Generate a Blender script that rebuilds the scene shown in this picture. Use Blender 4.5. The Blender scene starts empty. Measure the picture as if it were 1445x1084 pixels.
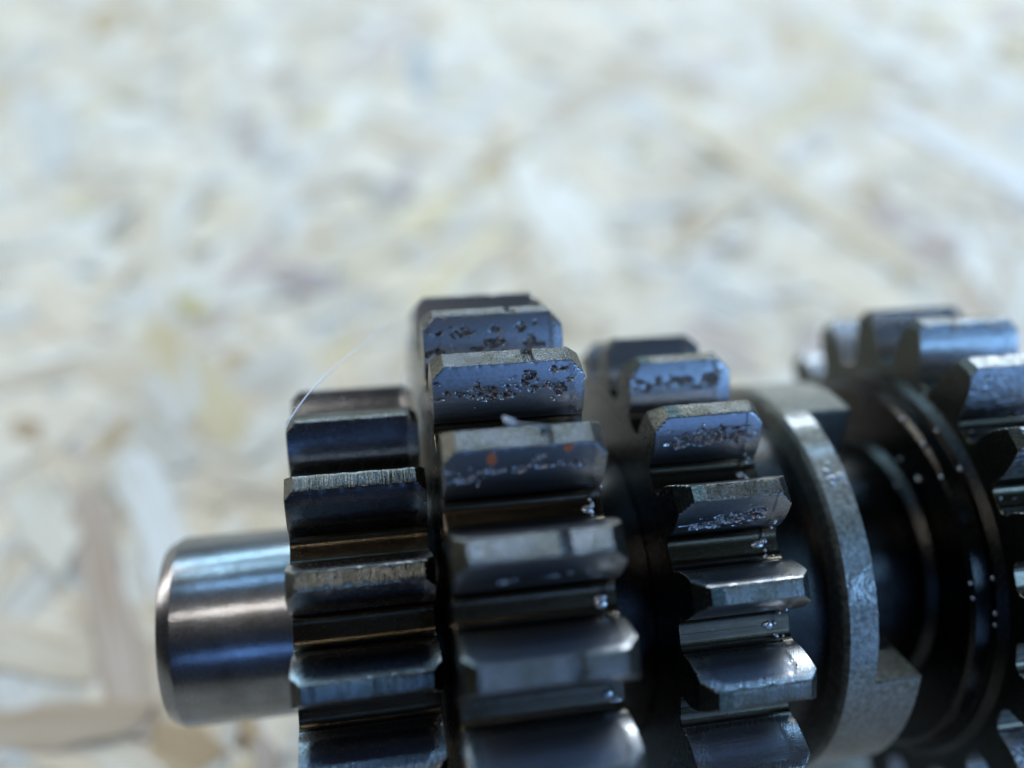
import bpy, bmesh, math, random
from mathutils import Vector, Matrix, noise
random.seed(7)
S = 0.001                      # everything below is written in millimetres
rad = math.radians
sc = bpy.context.scene
COL = sc.collection

# ------------------------------------------------------------------ frame of the gear shaft
# shaft frame: X along the shaft, angles th measured from +Z (towards the camera) to +Y
TH_UP = rad(28.0)              # world up as seen in the shaft frame
TILT = rad(4.6)                # the shaft drops to the right, onto the smaller end gear
Zw = Vector((-math.sin(TILT), math.cos(TILT)*math.sin(TH_UP), math.cos(TILT)*math.cos(TH_UP)))
Yw = Vector((0, math.cos(TH_UP), -math.sin(TH_UP)))
Xw = Yw.cross(Zw)
RF = Matrix((Xw, Yw, Zw))      # shaft frame -> world
AX_H = 29.45                   # height of the frame origin above the board
ROOT = Matrix.Translation((0, 0, AX_H*S)) @ RF.to_4x4()
def fw(x, y, z):               # shaft frame (mm) -> world (m)
    return ROOT @ Vector((x*S, y*S, z*S))
def pol(x, R, th):
    return Vector((x, R*math.sin(th), R*math.cos(th)))

# ------------------------------------------------------------------ camera
F_PX, CAM_D, YAW, PITCH, ROLL = 1222.847, 86.935, -0.175507, 0.237035, -0.109471
Ry = Matrix.Rotation(YAW, 3, 'Y'); Rx = Matrix.Rotation(PITCH, 3, 'X'); Rz = Matrix.Rotation(ROLL, 3, 'Z')
CAMR = Ry @ Rx @ Rz
cam = bpy.data.cameras.new('camera'); cam_o = bpy.data.objects.new('camera', cam); COL.objects.link(cam_o)
cam.sensor_width = 36.0; cam.sensor_fit = 'HORIZONTAL'; cam.lens = F_PX/1445*36
cam.clip_start = 0.002; cam.clip_end = 20
cam_o.matrix_world = ROOT @ Matrix.Translation((0, 0, CAM_D*S)) @ CAMR.to_4x4()
sc.camera = cam_o
FOCUS = 67.6                   # mm
cam.dof.use_dof = True; cam.dof.focus_distance = FOCUS*S
cam.dof.aperture_fstop = cam.lens/4.0; cam.dof.aperture_blades = 0
CAM_INV = cam_o.matrix_world.inverted()

# ------------------------------------------------------------------ world, light, exposure
w = bpy.data.worlds.new('World'); sc.world = w; w.use_nodes = True
w.node_tree.nodes['Background'].inputs['Color'].default_value = (0.55, 0.72, 1.0, 1)
w.node_tree.nodes['Background'].inputs['Strength'].default_value = 0.03
sc.view_settings.view_transform = 'Standard'; sc.view_settings.look = 'None'
sc.view_settings.exposure = 0.03; sc.view_settings.gamma = 1.0
sc.render.engine = 'CYCLES'
sc.cycles.use_denoising = True
sc.cycles.max_bounces = 8; sc.cycles.sample_clamp_indirect = 6

def area_lamp(name, th, dth, x0, x1, dist, colour, radiance):
    """one area lamp facing the bench: a pane, the ceiling tube or an added fill"""
    c = pol((x0+x1)/2, dist, rad(th))
    d = bpy.data.lights.new(name, 'AREA'); d.shape = 'RECTANGLE'
    d.size = (x1-x0)*S; d.size_y = 2*dist*math.tan(rad(dth)/2)*S
    d.energy = radiance*math.pi*d.size*d.size_y
    d.color = colour
    o = bpy.data.objects.new(name, d); COL.objects.link(o)
    zl = pol(0, 1, rad(th)); xl = Vector((1, 0, 0)); yl = zl.cross(xl)
    m = Matrix((xl, yl, zl)).transposed()
    o.matrix_world = ROOT @ Matrix.Translation(c*S) @ m.to_4x4()
    return o
SKY = (0.28, 0.58, 1.0); COOL = (0.78, 0.90, 1.0); WARM = (1.0, 0.96, 0.90); DAY = (1.0, 0.96, 0.92); COOL2 = (0.74, 0.87, 1.0); SKY2 = (0.42, 0.74, 1.0); DEEP = (0.17, 0.40, 1.0); AZURE = (0.22, 0.45, 1.0)
area_lamp('window_back_pane', 93, 4, -560, -75, 800, SKY2, 25)
area_lamp('fill_back_wide', 94, 12, -2400, -580, 800, DAY, 19)  # added fill lamp, no real pane: brightens the board from back left
area_lamp('fill_front_wide', -30, 30, 1000, 2400, 800, AZURE, 9)  # added blue fill, kept out of the reflections, lights the board in front
area_lamp('fill_back_middle', 95, 9, -60, 75, 800, COOL2, 22)  # added fill in the gap between the back panes, more light on the board
area_lamp('window_back_pane', 91, 5, 90, 1000, 800, COOL2, 40)
area_lamp('window_back_upper', 75, 3, -520, -110, 800, SKY2, 19)
area_lamp('window_roof', 53, 3, -560, -70, 900, SKY, 16)
area_lamp('window_roof', 66, 3, 420, 1100, 900, SKY, 24)
area_lamp('ceiling_tube', 19, 2, -900, -110, 1100, WARM, 36)
area_lamp('window_front', -35, 6, -520, -85, 800, DEEP, 4.6)
area_lamp('window_front', -36, 48, 105, 900, 800, AZURE, 1.7)
area_lamp('window_roof', 3, 12, 430, 1000, 800, SKY, 3)
area_lamp('window_front_pane', -18, 14, 480, 1000, 780, SKY, 17)

# ------------------------------------------------------------------ materials
def nodes(name):
    m = bpy.data.materials.new(name); m.use_nodes = True
    nt = m.node_tree; b = nt.nodes['Principled BSDF']
    return m, nt, b
class NB:
    def __init__(s, nt): s.nt = nt
    def n(s, t, **k):
        o = s.nt.nodes.new(t)
        for a, v in k.items():
            if a == 'ins':
                for i, x in v.items():
                    if isinstance(x, bpy.types.NodeSocket): s.nt.links.new(x, o.inputs[i])
                    else: o.inputs[i].default_value = x
            else: setattr(o, a, v)
        return o
    def math(s, op, a, b=0.0, c=None):
        ins = {0: a, 1: b}
        if c is not None: ins[2] = c
        return s.n('ShaderNodeMath', operation=op, ins=ins).outputs[0]
    def mix(s, f, a, b):
        o = s.n('ShaderNodeMix', data_type='RGBA', ins={0: f, 6: a, 7: b}); return o.outputs[2]
    def mixf(s, f, a, b):
        o = s.n('ShaderNodeMix', data_type='FLOAT', ins={0: f, 2: a, 3: b}); return o.outputs[0]
    def ramp(s, f, lo, hi):
        o = s.n('ShaderNodeMapRange', ins={0: f, 1: lo, 2: hi, 3: 0.0, 4: 1.0}); o.clamp = True; return o.outputs[0]
    def attr(s, name): return s.n('ShaderNodeAttribute', attribute_name=name)
    def noise(s, vec, scale, detail=3, rough=0.55):
        return s.n('ShaderNodeTexNoise', ins={'Vector': vec, 'Scale': scale, 'Detail': detail, 'Roughness': rough}).outputs['Fac']
    def vmul(s, v, xyz):
        return s.n('ShaderNodeVectorMath', operation='MULTIPLY', ins={0: v, 1: xyz}).outputs[0]
    def bump(s, h, dist_mm, strength=1.0, normal=None):
        ins = {'Height': h, 'Distance': dist_mm*S, 'Strength': strength}
        if normal is not None: ins['Normal'] = normal
        return s.n('ShaderNodeBump', ins=ins).outputs[0]
def C(r, g, b): return (r, g, b, 1)

def uv_vec(B):
    """uv in mm plus a per-object shift, so that alike teeth are not marked alike"""
    uv = B.n('ShaderNodeUVMap').outputs[0]
    r = B.n('ShaderNodeObjectInfo').outputs['Random']
    sh = B.n('ShaderNodeCombineXYZ', ins={0: B.math('MULTIPLY', r, 97.0), 1: B.math('MULTIPLY', r, 53.0), 2: B.math('MULTIPLY', r, 31.0)}).outputs[0]
    return B.n('ShaderNodeVectorMath', operation='ADD', ins={0: uv, 1: sh}).outputs[0]

def mat_land(name, base, rough, grind, grit, worn=None):
    m, nt, b = nodes(name); B = NB(nt); v = uv_vec(B)
    g = B.noise(B.vmul(v, (7.0, 0.3, 1)), 1.0, 3)             # grinding lines across the land
    vo = B.n('ShaderNodeTexVoronoi', ins={'Vector': v, 'Scale': 4.2})
    s = B.n('ShaderNodeSeparateColor', ins={0: vo.outputs['Color']}).outputs[0]
    t = B.noise(v, 0.7, 3)                                      # oily stains
    col = B.mix(B.ramp(t, 0.42, 0.62), C(*base), C(base[0]*0.7, base[1]*0.68, base[2]*0.58))
    col = B.mix(B.math('MULTIPLY', B.ramp(g, 0.48, 0.68), min(1.0, grind*0.3)), col, C(base[0]*0.35, base[1]*0.35, base[2]*0.33))
    b.inputs['Metallic'].default_value = 1
    r = B.math('ADD', B.math('MULTIPLY', g, 0.2), rough-0.1)
    r = B.math('ADD', r, B.math('MULTIPLY', B.math('SUBTRACT', s, 0.5), 0.15*min(1, grit)))
    h2 = B.noise(v, 6.0, 3, 0.7)
    n1 = B.bump(g, 0.05*grind); n2 = B.bump(h2, 0.07*grit, 1.0, n1); n3 = B.bump(s, 0.13*grit, 1.0, n2)
    if worn is not None:
        raw = B.n('ShaderNodeSeparateXYZ', ins={0: B.n('ShaderNodeUVMap').outputs[0]}).outputs[0]
        e = B.math('ADD', raw, B.math('MULTIPLY', B.math('SUBTRACT', B.noise(v, 2.2, 3, 0.65), 0.5), 1.1))
        wm = B.math('SUBTRACT', 1.0, B.ramp(e, worn-0.05, worn+0.05))
        col = B.mix(wm, col, B.mix(B.ramp(B.noise(v, 4.0, 4, 0.7), 0.4, 0.65), C(0.05, 0.075, 0.07), C(0.16, 0.20, 0.19)))
        r = B.mixf(wm, r, 0.5)
        n3 = B.bump(B.noise(v, 4.0, 4, 0.7), 0.4, wm, n3)
    nt.links.new(col, b.inputs['Base Color']); nt.links.new(r, b.inputs['Roughness']); nt.links.new(n3, b.inputs['Normal'])
    return m
def mat_flank(name, base, rough, lump=0.012):
    m, nt, b = nodes(name); B = NB(nt); v = uv_vec(B)
    pit = B.attr('pit').outputs['Fac']; patch = B.attr('patch').outputs['Fac']; rust = B.attr('rust').outputs['Fac']
    rot = B.n('ShaderNodeVectorRotate', ins={'Vector': v, 'Angle': rad(28)}); rot.rotation_type = 'Z_AXIS'
    hatch = B.noise(B.vmul(rot.outputs[0], (5.0, 0.25, 1)), 1.0, 3)     # diagonal finishing strokes
    lines = B.noise(B.vmul(v, (0.25, 6.0, 1)), 1.0, 3)                  # rolling marks along the tooth
    fine = B.noise(v, 3.0, 4, 0.65)
    c0 = B.mix(patch, C(0.28, 0.275, 0.27), C(*base))
    c0 = B.mix(B.math('MULTIPLY', B.ramp(fine, 0.45, 0.7), 0.45), c0, C(base[0]*0.6, base[1]*0.55, base[2]*0.5))
    pc = B.mix(B.ramp(B.noise(v, 5.0, 3), 0.4, 0.65), C(0.08, 0.066, 0.06), C(0.40, 0.34, 0.30))
    c1 = B.mix(B.math('MULTIPLY', pit, 0.85), c0, pc)
    c1 = B.mix(rust, c1, C(0.30, 0.07, 0.015))
    nt.links.new(c1, b.inputs['Base Color'])
    nt.links.new(B.math('SUBTRACT', 1.0, B.math('MAXIMUM', rust, B.math('MULTIPLY', pit, 0.15))), b.inputs['Metallic'])
    r = B.mixf(patch, 0.30, rough)
    r = B.math('ADD', r, B.math('MULTIPLY', B.math('SUBTRACT', fine, 0.5), 0.3))
    r = B.mixf(pit, r, 0.48)
    nt.links.new(r, b.inputs['Roughness'])
    n1 = B.bump(hatch, 0.05, B.math('SUBTRACT', 1.0, B.math('MULTIPLY', patch, 0.85)))
    n2 = B.bump(lines, 0.015, 1.0, n1)
    n3 = B.bump(B.noise(v, 7.0 if lump < 0.1 else 2.2, 3), lump, 1.0, n2)
    n4 = B.bump(B.noise(B.vmul(v, (3.0, 6.0, 1)), 1.0, 4, 0.75), 0.2, pit, n3)
    nt.links.new(n4, b.inputs['Normal'])
    nt.links.new(B.math('SUBTRACT', 0.8, B.math('MULTIPLY', pit, 0.65)), b.inputs['Coat Weight']); b.inputs['Coat Roughness'].default_value = 0.04
    nt.links.new(B.bump(B.noise(v, 1.3, 3, 0.6), 0.05, 1.0), b.inputs['Coat Normal'])
    return m
def mat_steel(name, base, rough, mott=0.5, bumpmm=0.02, scale=1.0, metal=1.0, tint=(0.7, 0.62, 0.5), coat=0.0, speck=0.0):
    m, nt, b = nodes(name); B = NB(nt)
    v = B.vmul(B.n('ShaderNodeTexCoord').outputs['Object'], (1000, 1000, 1000))
    t = B.noise(v, 0.35*scale, 4, 0.6); f = B.noise(v, 3.0*scale, 4, 0.65)
    col = B.mix(B.math('MULTIPLY', B.ramp(t, 0.4, 0.65), mott), C(*base), C(base[0]*tint[0], base[1]*tint[1], base[2]*tint[2]))
    sp = B.ramp(B.noise(v, 1.6*scale, 3, 0.7), 0.38, 0.66)
    col = B.mix(B.math('MULTIPLY', sp, speck), col, C(base[0]*2.2, base[1]*2.2, base[2]*2.1))
    nt.links.new(col, b.inputs['Base Color']); b.inputs['Metallic'].default_value = metal
    nt.links.new(B.math('ADD', rough, B.math('MULTIPLY', B.math('SUBTRACT', f, 0.5), 0.35)), b.inputs['Roughness'])
    nt.links.new(B.bump(f, bumpmm), b.inputs['Normal'])
    if coat: nt.links.new(B.bump(B.noise(v, 0.9, 3, 0.6), 0.06, 1.0), b.inputs['Coat Normal'])
    b.inputs['Coat Weight'].default_value = coat; b.inputs['Coat Roughness'].default_value = 0.05
    return m
def mat_shaft():
    m, nt, b = nodes('turned_shaft_steel'); B = NB(nt)
    v = B.vmul(B.n('ShaderNodeTexCoord').outputs['Object'], (1000, 1000, 1000))
    turn = B.noise(B.vmul(v, (9.0, 0.03, 0.03)), 1.0, 4, 0.7)          # turning lines round the shaft
    dim = B.noise(v, 2.2, 3, 0.6); fine = B.noise(v, 7.0, 2); st = B.noise(v, 0.35, 3)
    nt.links.new(B.mix(B.ramp(st, 0.42, 0.66), C(0.22, 0.223, 0.23), C(0.17, 0.166, 0.167)), b.inputs['Base Color'])
    b.inputs['Metallic'].default_value = 1
    nt.links.new(B.math('ADD', 0.06, B.math('MULTIPLY', dim, 0.10)), b.inputs['Roughness'])
    n = B.bump(turn, 0.012); n = B.bump(dim, 0.012, 1.0, n); n = B.bump(fine, 0.008, 1.0, n)
    nt.links.new(n, b.inputs['Normal'])
    b2 = nt.nodes.new('ShaderNodeBsdfPrincipled')                  # satin part of the ground finish
    for k in ('Base Color', 'Normal'): nt.links.new(b.inputs[k].links[0].from_socket, b2.inputs[k])
    b2.inputs['Metallic'].default_value = 1; b2.inputs['Roughness'].default_value = 0.36
    mx = B.n('ShaderNodeMixShader', ins={0: B.mixf(B.ramp(fine, 0.4, 0.6), 0.35, 0.6)})
    nt.links.new(b.outputs[0], mx.inputs[1]); nt.links.new(b2.outputs[0], mx.inputs[2])
    nt.links.new(mx.outputs[0], nt.nodes['Material Output'].inputs['Surface'])
    return m
M = {}
M['land_small'] = mat_land('ground_steel_small_gear', (0.13, 0.135, 0.13), 0.24, 2.6, 0.3)
M['land_big'] = mat_land('grainy_steel_big_gear', (0.16, 0.17, 0.175), 0.2, 0.25, 2.2)
M['land_mid'] = mat_land('ground_steel_middle_gear', (0.14, 0.138, 0.125), 0.24, 1.4, 0.9, worn=25.15)
M['flank'] = mat_flank('worn_tooth_steel', (0.20, 0.205, 0.22), 0.36)
M['flank_dark'] = mat_flank('polished_tooth_steel', (0.12, 0.123, 0.135), 0.24)
M['land_rear'] = mat_land('oily_steel_rear_gear', (0.36, 0.36, 0.36), 0.2, 0.6, 0.7)
M['flank_rear'] = mat_flank('oily_rear_tooth_steel', (0.17, 0.173, 0.18), 0.22, 0.3)
M['end'] = mat_steel('machined_face_steel', (0.045, 0.05, 0.045), 0.28, 0.6, 0.04, 1.5)
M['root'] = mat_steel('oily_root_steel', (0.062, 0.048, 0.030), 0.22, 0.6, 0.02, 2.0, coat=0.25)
M['shaft'] = mat_shaft()
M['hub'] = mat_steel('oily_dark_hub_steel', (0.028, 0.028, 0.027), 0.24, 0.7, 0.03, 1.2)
M['cast'] = mat_steel('grey_scaled_steel', (0.105, 0.108, 0.10), 0.33, 0.9, 0.16, 1.3, coat=0.6, speck=0.8)
def mat_oil():
    m, nt, b = nodes('clear_oil')
    b.inputs['Base Color'].default_value = C(0.30, 0.30, 0.30); b.inputs['Metallic'].default_value = 0.55
    b.inputs['Roughness'].default_value = 0.13; b.inputs['IOR'].default_value = 1.5
    return m
M['oil'] = mat_oil()
def mat_fibre(name, c, tr):
    m, nt, b = nodes(name)
    b.inputs['Base Color'].default_value = C(*c); b.inputs['Roughness'].default_value = 0.4
    b.inputs['Transmission Weight'].default_value = tr
    return m
M['white_fibre'] = mat_fibre('white_lint', (0.85, 0.88, 0.92), 0.2)
M['lint'] = mat_fibre('translucent_lint', (0.75, 0.82, 0.9), 0.6)
M['dark_fibre'] = mat_fibre('dark_hair', (0.25, 0.22, 0.20), 0.0)
def mat_wood(name, attr):
    m, nt, b = nodes(name); B = NB(nt)
    uv = B.n('ShaderNodeUVMap').outputs[0]
    tc = B.vmul(B.n('ShaderNodeTexCoord').outputs['Object'], (1000, 1000, 1000))
    if attr:
        base = B.attr('tone').outputs['Color']
        gr = B.noise(B.vmul(uv, (0.06, 1.3, 1)), 1.0, 4); gr2 = B.noise(B.vmul(uv, (0.03, 0.35, 1)), 1.0, 2)
    else:
        base = B.mix(B.ramp(B.noise(tc, 0.06, 4), 0.4, 0.62), C(0.60, 0.56, 0.45), C(0.36, 0.27, 0.17))
        gr = B.noise(tc, 0.8, 4); gr2 = B.noise(tc, 0.2, 2)
    dk = B.n('ShaderNodeVectorMath', operation='MULTIPLY', ins={0: base, 1: (0.72, 0.63, 0.50)}).outputs[0]
    c = B.mix(B.ramp(gr, 0.38, 0.72), base, dk)
    c = B.mix(B.math('MULTIPLY', B.ramp(gr2, 0.5, 0.75), 0.5), c, dk)
    nt.links.new(c, b.inputs['Base Color'])
    b.inputs['Roughness'].default_value = 0.6; b.inputs['Specular IOR Level'].default_value = 0.3
    nt.links.new(B.bump(gr, 0.12), b.inputs['Normal'])
    return m
M['strand'] = mat_wood('pressed_wood_strand', True)
M['board'] = mat_wood('board_core', False)

# ------------------------------------------------------------------ object helpers
def empty(name, label, cat, mw=None):
    o = bpy.data.objects.new(name, None); COL.objects.link(o)
    o.empty_display_size = 0.01
    if mw is not None: o.matrix_world = mw
    o['label'] = label; o['category'] = cat
    return o
def link(name, me, parent=None, label=None):
    o = bpy.data.objects.new(name, me); COL.objects.link(o)
    if parent is not None: o.parent = parent
    if label: o['label'] = label
    return o
def mesh(name, verts, faces, mats, midx=None, smooth=True, sharp=None, scale=S):
    me = bpy.data.meshes.new(name)
    me.from_pydata([(v[0]*scale, v[1]*scale, v[2]*scale) for v in verts], [], faces)
    for m in mats: me.materials.append(m)
    if midx: me.polygons.foreach_set('material_index', midx)
    me.update()
    if smooth:
        me.polygons.foreach_set('use_smooth', [True]*len(me.polygons))
        if sharp: me.set_sharp_from_angle(angle=rad(sharp))
    return me
def fattr(me, name, vals):
    a = me.attributes.new(name, 'FLOAT', 'POINT'); a.data.foreach_set('value', vals)
def lathe(name, prof, mat, seg=160, closed=True, sharp=30):
    vs, fs = [], []
    n = len(prof)
    for j in range(seg):
        t = 2*math.pi*j/seg
        for x, R in prof: vs.append((x, R*math.sin(t), R*math.cos(t)))
    for j in range(seg):
        k = (j+1) % seg
        for i in range(n if closed else n-1):
            i2 = (i+1) % n
            fs.append((j*n+i, j*n+i2, k*n+i2, k*n+i))
    me = mesh(name, vs, fs, [mat], sharp=sharp)
    bm = bmesh.new(); bm.from_mesh(me); bmesh.ops.recalc_face_normals(bm, faces=bm.faces); bm.to_mesh(me); bm.free()
    me.set_sharp_from_angle(angle=rad(sharp))
    return me

# ------------------------------------------------------------------ gear teeth
def inv(a): return math.tan(a)-a
def sstep(a, b, x):
    t = max(0.0, min(1.0, (x-a)/(b-a))); return t*t*(3-2*t)
def half_profile(N, Rt, wl, step):
    """points from land centre to valley centre: (r, angle, arc, kind)"""
    m = 2*Rt/(N+2); rp = m*N/2; rb = rp*math.cos(rad(20)); Rr = Rt-2.2*m
    def ha(r):
        if r <= rb: return ha0(rb)
        return ha0(r)
    def ha0(r): return math.pi/(2*N)+inv(rad(20))-inv(math.acos(min(1, rb/r)))
    off = wl-ha0(Rt)
    rho = 0.36*m
    pts = []
    bv = 0.07
    nl = max(2, int(wl*Rt/step))
    for i in range(nl+1): pts.append((Rt, (wl-bv/Rt)*i/nl, 'land'))
    pts.append((Rt-bv*0.3, ha(Rt-bv*0.3)+off-bv*0.3/Rt, 'land'))
    r0, r1 = Rt-bv, Rr+rho
    nf = int((r0-r1)*1.06/step)
    for i in range(nf+1):
        r = r0+(r1-r0)*i/nf
        pts.append((r, ha(r)+off, 'flank'))
    a0 = ha(r1)+off
    nq = max(6, int(rho*1.5/step/1.5))
    for i in range(1, nq+1):
        t = math.pi/2*i/nq
        pts.append((Rr+rho*(1-math.sin(t)), a0+rho/Rr*(1-math.cos(t)), 'root'))
    a1 = pts[-1][1]
    for i in range(1, 5): pts.append((Rr, a1+(math.pi/N-a1)*i/4, 'root'))
    return pts, Rr
def build_tooth(name, N, Rt, wl, xa, xb, cl, cr, mats, step=0.22, xstep=0.5, pitf=None, groove=None, chip=None, patch=None):
    """one tooth with half a valley on each side, centred on angle 0. mats: land, flank, root, end.
    cl, cr: 45 degree tip chamfers beyond the land ends xa, xb"""
    hp, Rr = half_profile(N, Rt, wl, step)
    full = [(r, -a, k, -1) for r, a, k in reversed(hp[1:])]+[(r, a, k, 1) for r, a, k in hp]
    # arc length from land edge
    P2 = [(r*math.sin(a), r*math.cos(a)) for r, a, k, s in full]
    n = len(full)
    ic = n//2
    arc = [0.0]*n
    for i in range(ic+1, n): arc[i] = arc[i-1]+math.dist(P2[i], P2[i-1])
    for i in range(ic-1, -1, -1): arc[i] = arc[i+1]-math.dist(P2[i], P2[i+1])
    le = Rt*wl
    nrm = []
    for i in range(n):
        a = P2[max(0, i-1)]; b = P2[min(n-1, i+1)]
        tx, ty = b[0]-a[0], b[1]-a[1]; l = math.hypot(tx, ty)
        nrm.append((-ty/l, tx/l))       # outward
    eb = 0.06
    xs = [xa-cl, xa-cl+eb]
    k = 4
    xs += [xa-cl+eb+(cl-eb)*i/k for i in range(1, k+1)]
    nx = max(2, int((xb-xa)/xstep))
    mid = [xa+(xb-xa)*i/nx for i in range(1, nx+1)]
    if groove:
        mid = [x for x in mid if not any(abs(x-g) < 0.06 for g in groove)]
        for g in (groove[0]-0.06, groove[0]+0.06, groove[1]-0.06, groove[1]+0.06): mid.append(g)
        mid.sort()
    xs += mid
    xs += [xb+(cr-eb)*i/k for i in range(1, k+1)]+[xb+cr]
    vs, uv, pit, pat, rst = [], [], [], [], []
    m_ = len(xs)
    px0, px1 = xa-0.1, xb-0.15
    for j, x in enumerate(xs):
        cap = Rt-max(0.0, xa-x)-max(0.0, x-xb)
        for i in range(n):
            r, a, kd, sd = full[i]
            px, py = P2[i]
            dep = 0.0; pv = 0.0; rv = 0.0; pt = 0.0
            s = abs(arc[i])-le
            if kd == 'flank' or kd == 'root':
                # rubbed contact patch: rounded rectangle on the flank, worn in by a hair
                if patch:
                    p0, p1, s0, s1, rr, dp = patch
                    if sd < 0: p0, s0, s1 = p0-20, -6, 12
                    qx = max(abs(x-(p0+p1)/2)-((p1-p0)/2-rr), 0); qs = max(abs(s-(s0+s1)/2)-((s1-s0)/2-rr), 0)
                    sd_ = math.hypot(qx, qs)-rr
                    pt = 1-sstep(-0.12, 0.12, sd_); dep += dp*pt
                if pitf and sd < 0:
                    d_, pv, rv = pitf(x, s)
                    dep += d_
            if groove and kd == 'land' and groove[0]-0.01 < x < groove[1]+0.01: dep += 0.32
            if abs(arc[i]) > le-0.25 and s < 0.22:      # worn, slightly nicked land edges
                e_ = noise.fractal(Vector((x*1.6, sd*5.0, Rt)), 0.8, 2.3, 3)
                dep += 0.10*max(0.0, e_-0.05)*(1-abs(s)/0.25)
            if chip and sd != 0:
                dep += chip(x, arc[i], r)
            if j == 0 or j == m_-1: dep += eb
            px -= nrm[i][0]*dep; py -= nrm[i][1]*dep
            rc = math.hypot(px, py)
            if rc > cap: px *= cap/rc; py *= cap/rc
            vs.append((x, px, py))      # y = sin part, z = cos part
            uv.append((x, arc[i])); pit.append(pv); pat.append(pt); rst.append(rv)
    fs, mi = [], []
    for j in range(m_-1):
        incham = (xs[j+1] <= xa+1e-6) or (xs[j] >= xb-1e-6)
        for i in range(n-1):
            a, b = j*n+i, j*n+i+1; c, d = (j+1)*n+i+1, (j+1)*n+i
            fs.append((a, b, c, d))
            ka, kb = full[i][2], full[i+1][2]
            if 'root' in (ka, kb) and not ('flank' in (ka, kb)): q = 2
            elif ka == 'land' and kb == 'land': q = 3 if incham else 0
            elif 'land' in (ka, kb): q = 3 if incham else 0
            else:
                capm = Rt-max(0.0, xa-(xs[j]+xs[j+1])/2)-max(0.0, (xs[j]+xs[j+1])/2-xb)
                q = 3 if (incham and (full[i][0]+full[i+1][0])/2 > capm) else 1
            mi.append(q)
    # end faces down to a ring the gear body fills
    Rc = Rr-0.9
    for j in (0, m_-1):
        st = len(vs)
        for i in range(n):
            a = full[i][1]
            vs.append((xs[j], Rc*math.sin(a), Rc*math.cos(a))); uv.append((arc[i], 3)); pit.append(0); pat.append(0); rst.append(0)
        for i in range(n-1):
            q = (j*n+i, st+i, st+i+1, j*n+i+1)
            fs.append(q if j == 0 else q[::-1]); mi.append(3)
    me = mesh(name, vs, fs, mats, mi)
    uvl = me.uv_layers.new(name='UVMap')
    li = [0]*len(me.loops); me.loops.foreach_get('vertex_index', li)
    buf = []
    for v in li: buf += [uv[v][0], uv[v][1]]
    uvl.data.foreach_set('uv', buf)
    fattr(me, 'pit', pit); fattr(me, 'patch', pat); fattr(me, 'rust', rst)
    # outward normals
    p = me.polygons[len(mi)//4]
    me.set_sharp_from_angle(angle=rad(24))
    return me, Rc
def flip_if_needed(me):
    # the tooth is star shaped about its middle line: land faces must point away from the axis
    for p in me.polygons:
        if p.material_index == 0:
            if p.normal.z < 0: me.flip_normals()
            break

def pit_field(x0, x1, spots, seed, depth=0.34, fine=1.0, rust=(), along=1.0):
    """spots: (u, v_mm, half width, half height, weight) with u from 0 to 1 along the tooth"""
    L = x1-x0
    def f(x, s):
        b = 0.0
        for u, v, hw, hh, wt in spots:
            dx = (x-(x0+u*L))/hw; dy = (s-v)/hh
            d = dx*dx+dy*dy
            if d < 6: b = max(b, wt*math.exp(-d*0.9))
        rv = 0.0
        for u, v, hw, hh in rust:
            dx = (x-(x0+u*L))/hw; dy = (s-v)/hh
            rv = max(rv, 1-sstep(0.5, 1.1, dx*dx+dy*dy+0.5*noise.noise(Vector((x*2.5, s*2.5, seed+7)))))
        if b < 0.04 and rv < 0.01: return 0.0, 0.0, 0.0
        q = Vector((x*1.35*fine*along, s*2.6*fine, seed))
        nz = noise.fractal(q, 0.9, 2.1, 4)
        m = sstep(0.36, 0.66, b*0.95+nz*0.7)
        if m <= 0: return 0.0, 0.0, rv
        rg = 0.55+0.9*noise.fractal(Vector((x*2.6*along, s*4.0, seed+3)), 0.7, 2.2, 4)
        return depth*m*max(0.02, rg), m, rv
    return f

RT = []
def root_empty():
    return empty('gear_shaft', 'oily steel gearbox shaft carrying four toothed gears, lying on the chipboard', 'gear shaft', ROOT)
shaft_root = root_empty()

# shaft itself
link('shaft', lathe('shaft', [(-18.5, 0.01), (-18.5, 7.75), (-18.35, 7.9), (-17.35, 8.42), (-17.2, 8.5), (-6.0, 8.5), (-6.0, 8.2), (-4, 8.2), (-4, 12.4), (88, 12.4), (88, 0.01)], M['shaft'], 200, closed=False), shaft_root, 'bright turned shaft end with bevelled tip')
shaft_o = shaft_root.children[0]; shaft_o.data.materials.append(M['hub'])
for p in shaft_o.data.polygons:
    if p.center.x > -5*S: p.material_index = 1

def make_gear(label, N, Rt, wl, ph, xa, xb, cl, cr, land, body_prof, special, patch, groove=None, chip=None, xstep=0.2, flank='flank'):
    """ph: angle of tooth 0, going down by one pitch per tooth. special: {tooth: (pit function, label)}"""
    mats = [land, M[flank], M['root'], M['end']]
    base, Rc = build_tooth('tooth', N, Rt, wl, xa, xb, cl, cr, mats, xstep=xstep, groove=groove, chip=chip, patch=patch)
    flip_if_needed(base)
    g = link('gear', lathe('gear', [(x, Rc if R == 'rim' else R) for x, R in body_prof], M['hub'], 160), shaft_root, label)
    for k in range(N):
        me = base; lab = None
        if k in special:
            pf, lab = special[k]
            me, _ = build_tooth('tooth', N, Rt, wl, xa, xb, cl, cr, mats, step=0.085, xstep=0.085, pitf=pf, groove=groove, chip=chip, patch=patch)
            flip_if_needed(me)
        o = link('tooth', me, g, lab)
        th = ph-2*math.pi/N*k
        o.rotation_euler = (-th, 0, 0)      # angle 0 points to +Z; positive th leans to +Y
    return g

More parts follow.
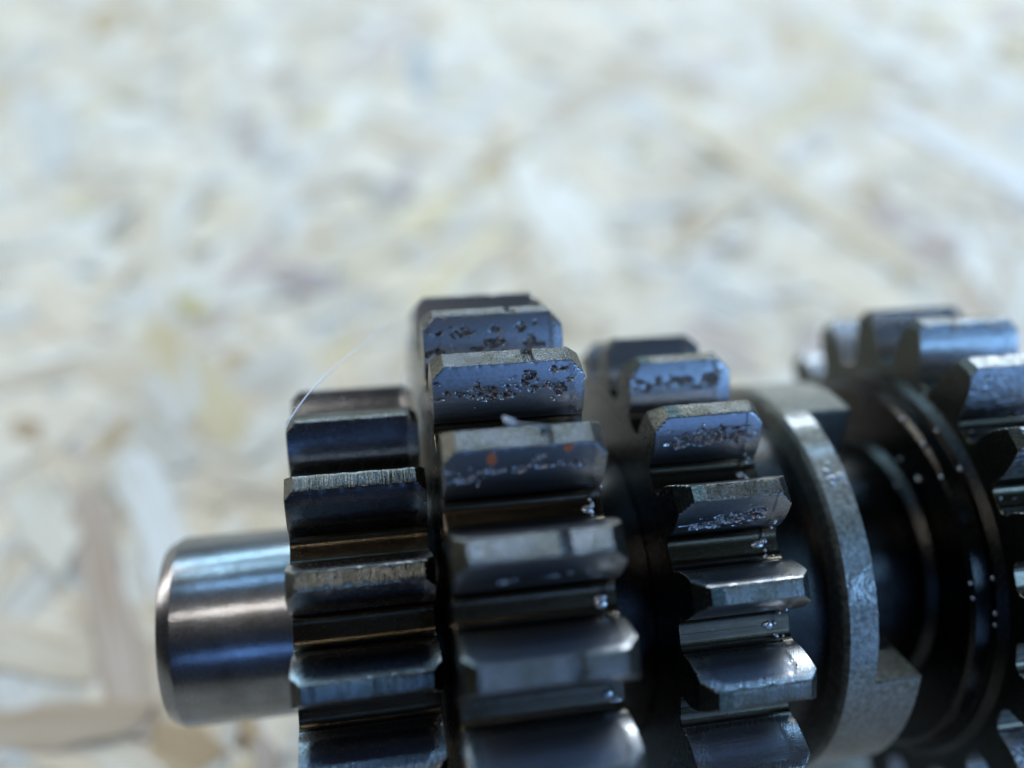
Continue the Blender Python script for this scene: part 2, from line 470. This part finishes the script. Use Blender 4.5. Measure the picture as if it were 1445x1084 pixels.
# ---- gear 1: small gear at the shaft end
make_gear('narrow seventeen-tooth gear nearest the shaft tip', 17, 21.44, rad(1.886), rad(70.096), -5.77, 3.66, 0.75, 0.75, M['land_small'],
          [(-6.52, 8.4), (-6.52, 'rim'), (4.41, 'rim'), (4.41, 8.4)], {}, (-5.6, 3.5, 0.7, 3.6, 0.9, 0.03), flank='flank_dark')
# ---- gear 2: big pitted gear
def fr(u): return u
g2 = dict(xa=6.08, xb=15.93, cl=0.9, cr=1.1)
X0, X1 = 5.2, 17.0
p_t1 = pit_field(X0, X1, [(.28, 1.5, 1.0, .35, 1.0), (.12, 1.4, .35, .2, .8), (.03, 1.4, .25, .2, .7), (.53, 1.4, .5, .28, .9), (.70, 1.35, .7, .28, .9), (.80, .95, .3, .2, .8),
    (.48, 2.5, 1.0, .4, 1.0), (.40, 3.0, .8, .35, .8), (.77, 2.7, .9, .42, 1.0), (.12, 3.1, .7, .5, .9), (.04, 3.0, .4, .5, .7), (.6, 3.4, .5, .3, .6)], 3.3)
p_t2 = pit_field(X0, X1, [(.345, 2.35, 1.25, .60, 1.1), (.49, 2.55, .9, .38, .9), (.17, 2.2, .28, .26, 1.0), (.09, 2.1, .18, .15, .8), (.64, 1.15, .55, .28, .95), (.53, 1.1, .3, .2, .75),
    (.68, 1.5, .3, .15, .7), (.60, 1.75, .3, .16, .75), (.80, .8, .35, .22, .9), (.87, .75, .4, .22, .9), (.83, 2.2, .75, .5, .95), (.66, 2.1, .9, .22, .62), (.74, 2.0, .5, .25, .6),
    (.02, 1.2, .2, .15, .8), (.025, 1.9, .2, .2, .8), (.02, 2.7, .2, .15, .8), (.09, 2.7, .3, .2, .6), (.78, 3.0, .3, .2, .55), (.45, 2.2, 3.6, .55, .42), (.75, 1.7, 1.6, .5, .45)], 11.7)
p_t3 = pit_field(X0, X1, [(.35, 1.9, 2.6, .3, .75), (.62, 1.8, 2.0, .25, .72), (.12, 2.6, 1.1, .45, .7), (.2, 2.3, .9, .3, .7), (.58, .9, .35, .3, .9), (.8, 1.9, .7, .3, .7)], 21.9, 0.25,
    rust=[(.285, .85, .42, .55), (.755, .45, .38, .35)])
p_t4 = pit_field(X0, X1, [(.3, 2.6, 1.2, .3, .6), (.6, 2.4, 1.5, .25, .6)], 31.1, 0.2)
make_gear('largest gear with pitted teeth beside the narrow end gear', 23, 29.543, rad(1.636), rad(68.268), 6.08, 15.93, 0.9, 1.1, M['land_big'],
          [(5.18, 11), (5.18, 'rim'), (17.03, 'rim'), (17.03, 14.0), (22.9, 14.0), (22.9, 11)],
          {1: (p_t1, 'tooth with scattered dark pits along its flank'), 2: (p_t2, 'sharpest pitted tooth with glittering grainy land'),
           3: (p_t3, 'scuffed tooth with two orange rust spots'), 4: (p_t4, 'lightly scuffed tooth')},
          (5.9, 16.0, 0.55, 4.1, 0.9, 0.04), groove=(12.25, 13.05))
# ---- gear 3: middle gear
X3a, X3b = 23.1, 32.3
q_t1 = pit_field(X3a, X3b, [(.2, 1.8, 1.5, .6, .75), (.5, 1.7, 1.5, .6, .75), (.8, 1.7, 1.2, .6, .75)], 41.2, 0.28, along=0.8)
q_t2 = pit_field(X3a, X3b, [(.25, 2.0, .9, .6, .9), (.42, 1.9, 1.0, .7, 1.0), (.60, 1.9, 1.0, .7, .95), (.76, 1.9, .8, .6, .85), (.14, 2.2, .5, .4, .7), (.5, 1.9, 3.2, .6, .55)], 51.4, 0.34, along=0.75)
q_t3 = pit_field(X3a, X3b, [(.3, 2.9, 1.5, .55, 1.0), (.5, 2.3, 1.5, .75, 1.1), (.68, 2.1, 1.0, .8, 1.1), (.2, 3.2, .8, .3, .9)], 61.8, 0.5, along=0.4)
make_gear('middle gear with gouged teeth behind the dog ring', 20, 24.633, rad(1.6007), rad(67.912), 24.11, 31.344, 1.1, 0.95, M['land_mid'],
          [(23.01, 11), (23.01, 'rim'), (32.29, 'rim'), (32.29, 16.5), (37.65, 16.5), (37.65, 11)],
          {1: (q_t1, 'blurred tooth with a bumpy pitted flank'), 2: (q_t2, 'tooth with a band of pits'), 3: (q_t3, 'tooth with one long gouge')},
          (24.3, 30.9, 0.9, 3.8, 0.9, 0.05), xstep=0.2)
# ---- dog ring
ring = link('dog_ring', lathe('dog_ring', [(37.6, 12), (37.6, 18.25), (37.75, 18.6), (38.0, 18.95), (40.5, 18.95), (40.5, 12)], M['cast'], 200), shaft_root, 'grey ring with square clutch dogs')
def sector(R0, R1, x0, x1, t0, t1, bv=0.18):
    n = 22
    prof = [(x0, R0), (x1-bv, R0), (x1, R0+bv), (x1, R1-bv), (x1-bv, R1), (x0, R1)]
    vs, fs = [], []
    ts = [t0+(t1-t0)*i/n for i in range(n+1)]
    for t in ts:
        for x, R in prof: vs.append((x, R*math.sin(t), R*math.cos(t)))
    k = len(prof)
    for i in range(n):
        for j in range(k):
            j2 = (j+1) % k
            fs.append((i*k+j, (i+1)*k+j, (i+1)*k+j2, i*k+j2))
    fs.append(tuple(range(k))); fs.append(tuple(n*k+j for j in reversed(range(k))))
    me = mesh('dog', vs, fs, [M['cast']])
    bm = bmesh.new(); bm.from_mesh(me); bmesh.ops.recalc_face_normals(bm, faces=bm.faces)
    bmesh.ops.bevel(bm, geom=[e for e in bm.edges if len(e.link_faces) == 2 and e.calc_face_angle(0) > 0.9 and min(v.co.x for v in e.verts) > (x0+0.5)*S or abs(e.verts[0].co.x-e.verts[1].co.x) > 1*S], offset=0.12*S, segments=2, affect='EDGES')
    bm.to_mesh(me); bm.free()
    me.polygons.foreach_set('use_smooth', [True]*len(me.polygons)); me.set_sharp_from_angle(angle=rad(40))
    return me
dogm = sector(13.6, 18.95, 40.5, 44.9, 0, rad(42))
for k, a in enumerate((-75, 45, 165)):
    o = link('dog', dogm, ring); o.rotation_euler = (-rad(a), 0, 0)
# ---- gear 4: end gear with stepped face
make_gear('rear gear with stepped hub face at the right', 20, 25.9, rad(1.75), rad(54.2), 52.6, 61.6, 0.6, 0.8, M['land_rear'],
          [(49.4, 11.5), (49.4, 12.3), (49.9, 12.7), (50.3, 13.0), (50.3, 14.8), (49.7, 15.2), (49.6, 18.1), (49.9, 18.5), (51.2, 18.6), (51.3, 18.9), (51.3, 19.2), (52.0, 'rim'), (62.4, 'rim'), (62.4, 11.5)],
          {}, (53, 61.4, 0.8, 4.0, 0.9, 0.04), flank='flank_rear')

# ------------------------------------------------------------------ oil beads
def beads():
    bm = bmesh.new()
    def bead(x, R, th, r, fl=0.75):
        p = pol(x, R, th)
        m = Matrix.Translation(p*S) @ Matrix.Rotation(-th, 4, 'X') @ Matrix.Diagonal((1, 1, fl, 1))
        bmesh.ops.create_icosphere(bm, subdivisions=2, radius=r*S, matrix=m)
    def drop(x, R, th, a, b_, h):      # a wet meniscus: flat ellipsoid
        m = Matrix.Translation(pol(x, R, th)*S) @ Matrix.Rotation(-th, 4, 'X') @ Matrix.Diagonal((a*S, b_*S, h*S, 1))
        bmesh.ops.create_icosphere(bm, subdivisions=3, radius=1, matrix=m)
    rnd = random.Random(5)
    for (N, Rt, ph, xe, Rr) in ((23, 29.543, 68.268, 16.5, 24.35), (20, 24.633, 67.912, 31.2, 19.7)):
        for k in range(7):
            th = ph-360/N*(k+0.5)
            if th < -40: continue
            if rnd.random() < 0.12: continue
            drop(xe-rnd.uniform(0.5, 0.9), Rr+0.02, rad(th+rnd.uniform(-1.2, 0.6)), rnd.uniform(0.3, 0.5), rnd.uniform(0.25, 0.4), 0.16)
            drop(xe-rnd.uniform(0.1, 1.3), Rr+0.02, rad(th+rnd.uniform(-2.4, 1.2)), rnd.uniform(0.2, 0.6), rnd.uniform(0.1, 0.2), 0.1)
            for i in range(rnd.randint(2, 6)):      # oil drawn out along the end of the tooth foot
                sd = rnd.choice((-1, 1, 1)); rr = rnd.uniform(0.2, 2.2)
                drop(xe+rnd.uniform(-0.2, 0.5), Rr+rr, rad(th+sd*(2.2+rr*0.9)), rnd.uniform(0.07, 0.2), rnd.uniform(0.07, 0.16), 0.09)
            for i in range(rnd.randint(2, 5)):
                bead(xe-abs(rnd.gauss(0, 0.35)), Rr+0.05, rad(th+rnd.uniform(-3.2, 1.5)), rnd.choice((0.09, 0.12, 0.16, 0.22)))
    for i in range(20):        # along the edges of the ring
        drop(40.45, 18.88, rad(rnd.uniform(16, 42)), 0.12, rnd.uniform(0.15, 0.4), 0.13)
    for i in range(24):
        drop(40.47, 18.9, rad(rnd.uniform(-24, 12)), 0.07, rnd.uniform(0.08, 0.3), 0.09)
    for i in range(16):
        drop(38.05+rnd.uniform(-.1, .1), 18.85, rad(rnd.uniform(20, 44)), 0.12, rnd.uniform(0.15, 0.4), 0.13)
    for k in range(4):         # rear gear: wet land and flank edges
        for i in range(12):
            drop(rnd.uniform(52.8, 61.5), 25.85-abs(rnd.gauss(0, 0.5)), rad(54.2-18*k-rnd.uniform(1.6, 3.0)), rnd.uniform(0.15, 0.5), 0.2, 0.14)
        for i in range(4):
            drop(rnd.uniform(52.3, 54.5), 20.5, rad(54.2-18*k-9+rnd.uniform(-3, 3)), rnd.uniform(0.2, 0.5), 0.25, 0.2)
    for i in range(9):
        drop(rnd.uniform(38.5, 40.3), 18.92, rad(rnd.gauss(20, 1.6)), rnd.uniform(0.15, 0.4), rnd.uniform(0.15, 0.4), 0.14)
    for (x, R, th) in ((49.6, 18.4, 30), (49.6, 18.4, 19), (50.3, 14, 38), (49.5, 12.4, 30), (51.3, 19, 33), (49.6, 15.5, 24), (51.3, 19, 20), (49.6, 18.4, -10), (49.7, 18.4, -14), (51.3, 19, -18), (51.3, 19, -21), (51.3, 19, -9), (51.9, 19.5, 41), (51.9, 20, 44), (49.6, 18.3, 41)):
        bead(x, R, rad(th), rnd.uniform(0.16, 0.28))
    for i in range(16):        # tiny bubbles on the scuffed tooth's land
        bead(rnd.uniform(6.3, 15.6), 29.55, rad(68.268-15.652*3+rnd.uniform(-1.5, 1.2)), rnd.uniform(0.05, 0.11), 0.6)
    me = bpy.data.meshes.new('oil_beads'); bm.to_mesh(me); bm.free()
    me.materials.append(M['oil']); me.polygons.foreach_set('use_smooth', [True]*len(me.polygons))
    o = link('oil_beads', me); o.matrix_world = ROOT
    o['kind'] = 'stuff'; o['label'] = 'tiny shiny oil beads clinging to the gear teeth and ring'; o['category'] = 'oil'
beads()

# ------------------------------------------------------------------ lint
def tube(name, pts, r0, r1, mat, label, cat, extra=()):
    bm = bmesh.new()
    def run(pts, r0, r1):
        # Catmull-Rom through the points, six sided
        P = [Vector(p) for p in pts]; P = [P[0]*2-P[1]]+P+[P[-1]*2-P[-2]]
        C_ = []
        for i in range(1, len(P)-2):
            for j in range(8):
                t = j/8; a, b, c, d = P[i-1], P[i], P[i+1], P[i+2]
                C_.append(0.5*((2*b)+(-a+c)*t+(2*a-5*b+4*c-d)*t*t+(-a+3*b-3*c+d)*t*t*t))
        C_.append(P[-2])
        prev = None
        for i, p in enumerate(C_):
            d = (C_[min(i+1, len(C_)-1)]-C_[max(i-1, 0)]).normalized()
            s = d.cross(Vector((0.3, 0.5, 0.81))).normalized(); u = d.cross(s)
            r = r0+(r1-r0)*i/(len(C_)-1)
            ring_ = [bm.verts.new((p+s*r*math.cos(k*math.pi/3)+u*r*math.sin(k*math.pi/3))*S) for k in range(6)]
            if prev:
                for k in range(6): bm.faces.new((prev[k], prev[(k+1) % 6], ring_[(k+1) % 6], ring_[k]))
            prev = ring_
    run(pts, r0, r1)
    for e in extra: run(e, r0*0.8, r1*0.8)
    me = bpy.data.meshes.new(name); bm.to_mesh(me); bm.free(); me.materials.append(mat)
    me.polygons.foreach_set('use_smooth', [True]*len(me.polygons))
    o = link(name, me); o.matrix_world = ROOT
    o['label'] = label; o['category'] = cat
    return o
def ray(px, py, depth):        # a photograph pixel at a given camera depth -> shaft frame (mm); used once to read off where the lint lies
    q = Vector(((px-722.5)/F_PX*depth, -(py-542)/F_PX*depth, -depth))
    return tuple(Vector((0, 0, CAM_D))+CAMR @ q)
tube('lint_fibre', [ray(404, 604, 68.5), ray(413, 586, 68.5), ray(440, 550, 70), ray(478, 514, 73), ray(520, 480, 78), ray(548, 458, 84)], 0.055, 0.045, M['white_fibre'], 'thin white fibre standing off the top left corner of the narrow end gear', 'fibre')
tube('lint_tuft', [ray(716, 594, 60.6), ray(728, 597, 60.2), ray(746, 599, 59.8), ray(768, 601, 59.2), ray(793, 606, 58.4)], 0.05, 0.012, M['lint'], 'small white tuft of lint caught between two pitted teeth of the largest gear', 'lint',
     [[ray(712+random.uniform(-3, 3), 590+random.uniform(-4, 4), 60.6), ray(720+random.uniform(-5, 5), 596+random.uniform(-5, 5), 60.2), ray(727+random.uniform(-4, 6), 598+random.uniform(-5, 5), 60.3)] for i in range(14)])
tube('hair', [ray(193, 808, 84), ray(196, 832, 83), ray(205, 852, 82), ray(222, 866, 81)], 0.02, 0.02, M['dark_fibre'], 'fine dark hair curling in front of the shaft tip', 'hair')

# ------------------------------------------------------------------ chipboard
def make_board():
    X0_, X1_, Y0_, Y1_ = -620, 720, -260, 1500
    bm = bmesh.new()
    bmesh.ops.create_cube(bm, size=1)
    for v in bm.verts: v.co = Vector(((X0_ if v.co.x < 0 else X1_)*S, (Y0_ if v.co.y < 0 else Y1_)*S, (-18 if v.co.z < 0 else -0.9)*S))
    bmesh.ops.bevel(bm, geom=bm.edges[:], offset=1*S, segments=1, affect='EDGES')
    me = bpy.data.meshes.new('chipboard'); bm.to_mesh(me); bm.free(); me.materials.append(M['board'])
    b = link('chipboard', me); b['kind'] = 'structure'; b['label'] = 'pale pressed wood strand board under the gear shaft'
    rnd = random.Random(21)
    placed = [((-44.3, 42.2), (-31.8, 3.7), 5.5, (0.50, 0.40, 0.32)), ((-54, 7.6), (-31, 6.0), 5.2, (0.46, 0.36, 0.26)), ((-38.5, 47.9), (-23.6, 13.2), 6.5, (0.76, 0.76, 0.74)),
              ((70, 135), (100, 68), 6.0, (0.74, 0.62, 0.44)), ((101, 88), (108, 71), 11, (0.46, 0.37, 0.31)), ((-33, 83), (-28, 77), 5, (0.52, 0.42, 0.16)), ((17, 170), (14.5, 138), 5, (0.40, 0.43, 0.43)),
              ((-23, 128), (-13, 121), 5, (0.48, 0.45, 0.42)), ((-17, 87), (-6, 81), 6, (0.42, 0.35, 0.32)), ((-53, 44), (-44, 30), 7, (0.76, 0.72, 0.62)), ((120, 120), (150, 60), 7, (0.70, 0.69, 0.66))]
    tones = [((0.72, 0.64, 0.52), 9), ((0.73, 0.68, 0.59), 6), ((0.68, 0.58, 0.44), 7), ((0.62, 0.51, 0.38), 3.5), ((0.62, 0.59, 0.53), 3), ((0.47, 0.35, 0.21), 1.4), ((0.50, 0.42, 0.37), 1.7), ((0.68, 0.57, 0.36), 1.2)]
    pool = [t for t, k in tones for _ in range(int(k*10))]
    strands = []
    def strand(cx, cy, L, W, ang, z, tone, bend):
        n = 7
        vs, uvs = [], []
        e0, e1 = rnd.uniform(-0.5, 0.5), rnd.uniform(-0.5, 0.5)
        tz = rnd.uniform(-0.25, 0.25)
        for i in range(n+1):
            t = i/n-0.5
            wv = W/2*(1+0.18*math.sin(i*1.7+cx))*(0.55 if i in (0, n) else 1)
            for s in (-1, 1):
                lx = t*L+s*W*0.6*(e0 if i == 0 else e1 if i == n else 0)
                ly = s*wv+bend*(t*t-0.1)*L
                zz = z+tz*s*0.5+0.25*math.sin(t*3+cy)
                vs.append((cx+lx*math.cos(ang)-ly*math.sin(ang), cy+lx*math.sin(ang)+ly*math.cos(ang), zz)); uvs.append((lx+cx, ly+cy))
        k = len(vs)
        for x, y, zz in list(vs): vs.append((x, y, zz-0.7)); uvs.append(uvs[len(vs)-k-1])
        fs = []
        for i in range(n):
            a = 2*i
            fs.append((a, a+2, a+3, a+1))
            fs.append((a, k+a, k+a+2, a+2)); fs.append((a+1, a+3, k+a+3, k+a+1))
        fs.append((0, 1, k+1, k)); fs.append((2*n, k+2*n, k+2*n+1, 2*n+1))
        v = 1+rnd.uniform(-0.12, 0.12)
        return vs, fs, uvs, tuple(c*v for c in tone)
    def add(cx, cy, near):
        ang = rnd.choice((rnd.gauss(0.9, 0.5), rnd.gauss(2.3, 0.5), rnd.uniform(0, math.pi)))
        q = rnd.random()
        if q < 0.62: L, W = rnd.uniform(5, 20), rnd.uniform(1.6, 6)
        elif q < 0.95: L, W = rnd.uniform(15, 40), rnd.uniform(3, 9)
        else: L, W = rnd.uniform(35, 80), rnd.uniform(5, 13)
        p = CAM_INV @ Vector((cx*S, cy*S, 0)); dz = -p.z/S
        size = -1
        if dz > 20:
            px, py = p.x/(-p.z)*F_PX, p.y/(-p.z)*F_PX
            if abs(px) < 722 and abs(py) < 542: size = L*W/dz**2
        strands.append((size, strand(cx, cy, L, W, ang, rnd.uniform(-0.95, -0.3), rnd.choice(pool), rnd.gauss(0, 0.05))))
    for (ax, ay), (bx, by), W, tone in placed:
        strands.append((1e6, strand((ax+bx)/2, (ay+by)/2, math.hypot(bx-ax, by-ay), W, math.atan2(by-ay, bx-ax), 0.05, tone, 0.01)))
    for i in range(9500): add(rnd.uniform(-230, 260), rnd.uniform(-110, 380), True)
    for i in range(3500): add(rnd.uniform(-560, 660), rnd.uniform(-200, 1400), False)
    strands.sort(key=lambda t: -t[0])
    def build(group):
        vs, fs, uvs, tn = [], [], [], []
        for vv, ff, uu, t in group:
            o = len(vs); vs += vv; fs += [tuple(a+o for a in f) for f in ff]; uvs += uu; tn += [t]*len(vv)
        me = mesh('wood_strand', vs, fs, [M['strand']], smooth=False)
        ul = me.uv_layers.new(name='UVMap'); buf = []
        li = [0]*len(me.loops); me.loops.foreach_get('vertex_index', li)
        for v in li: buf += list(uvs[v])
        ul.data.foreach_set('uv', buf)
        a = me.attributes.new('tone', 'FLOAT_COLOR', 'POINT'); buf = []
        for t in tn: buf += [t[0], t[1], t[2], 1]
        a.data.foreach_set('color', buf)
        return me
    for s, g in strands[:300]: link('wood_strand', build([g]), b)
    o = link('wood_strand', build([g for s, g in strands[300:]]), b); o['kind'] = 'stuff'
make_board()
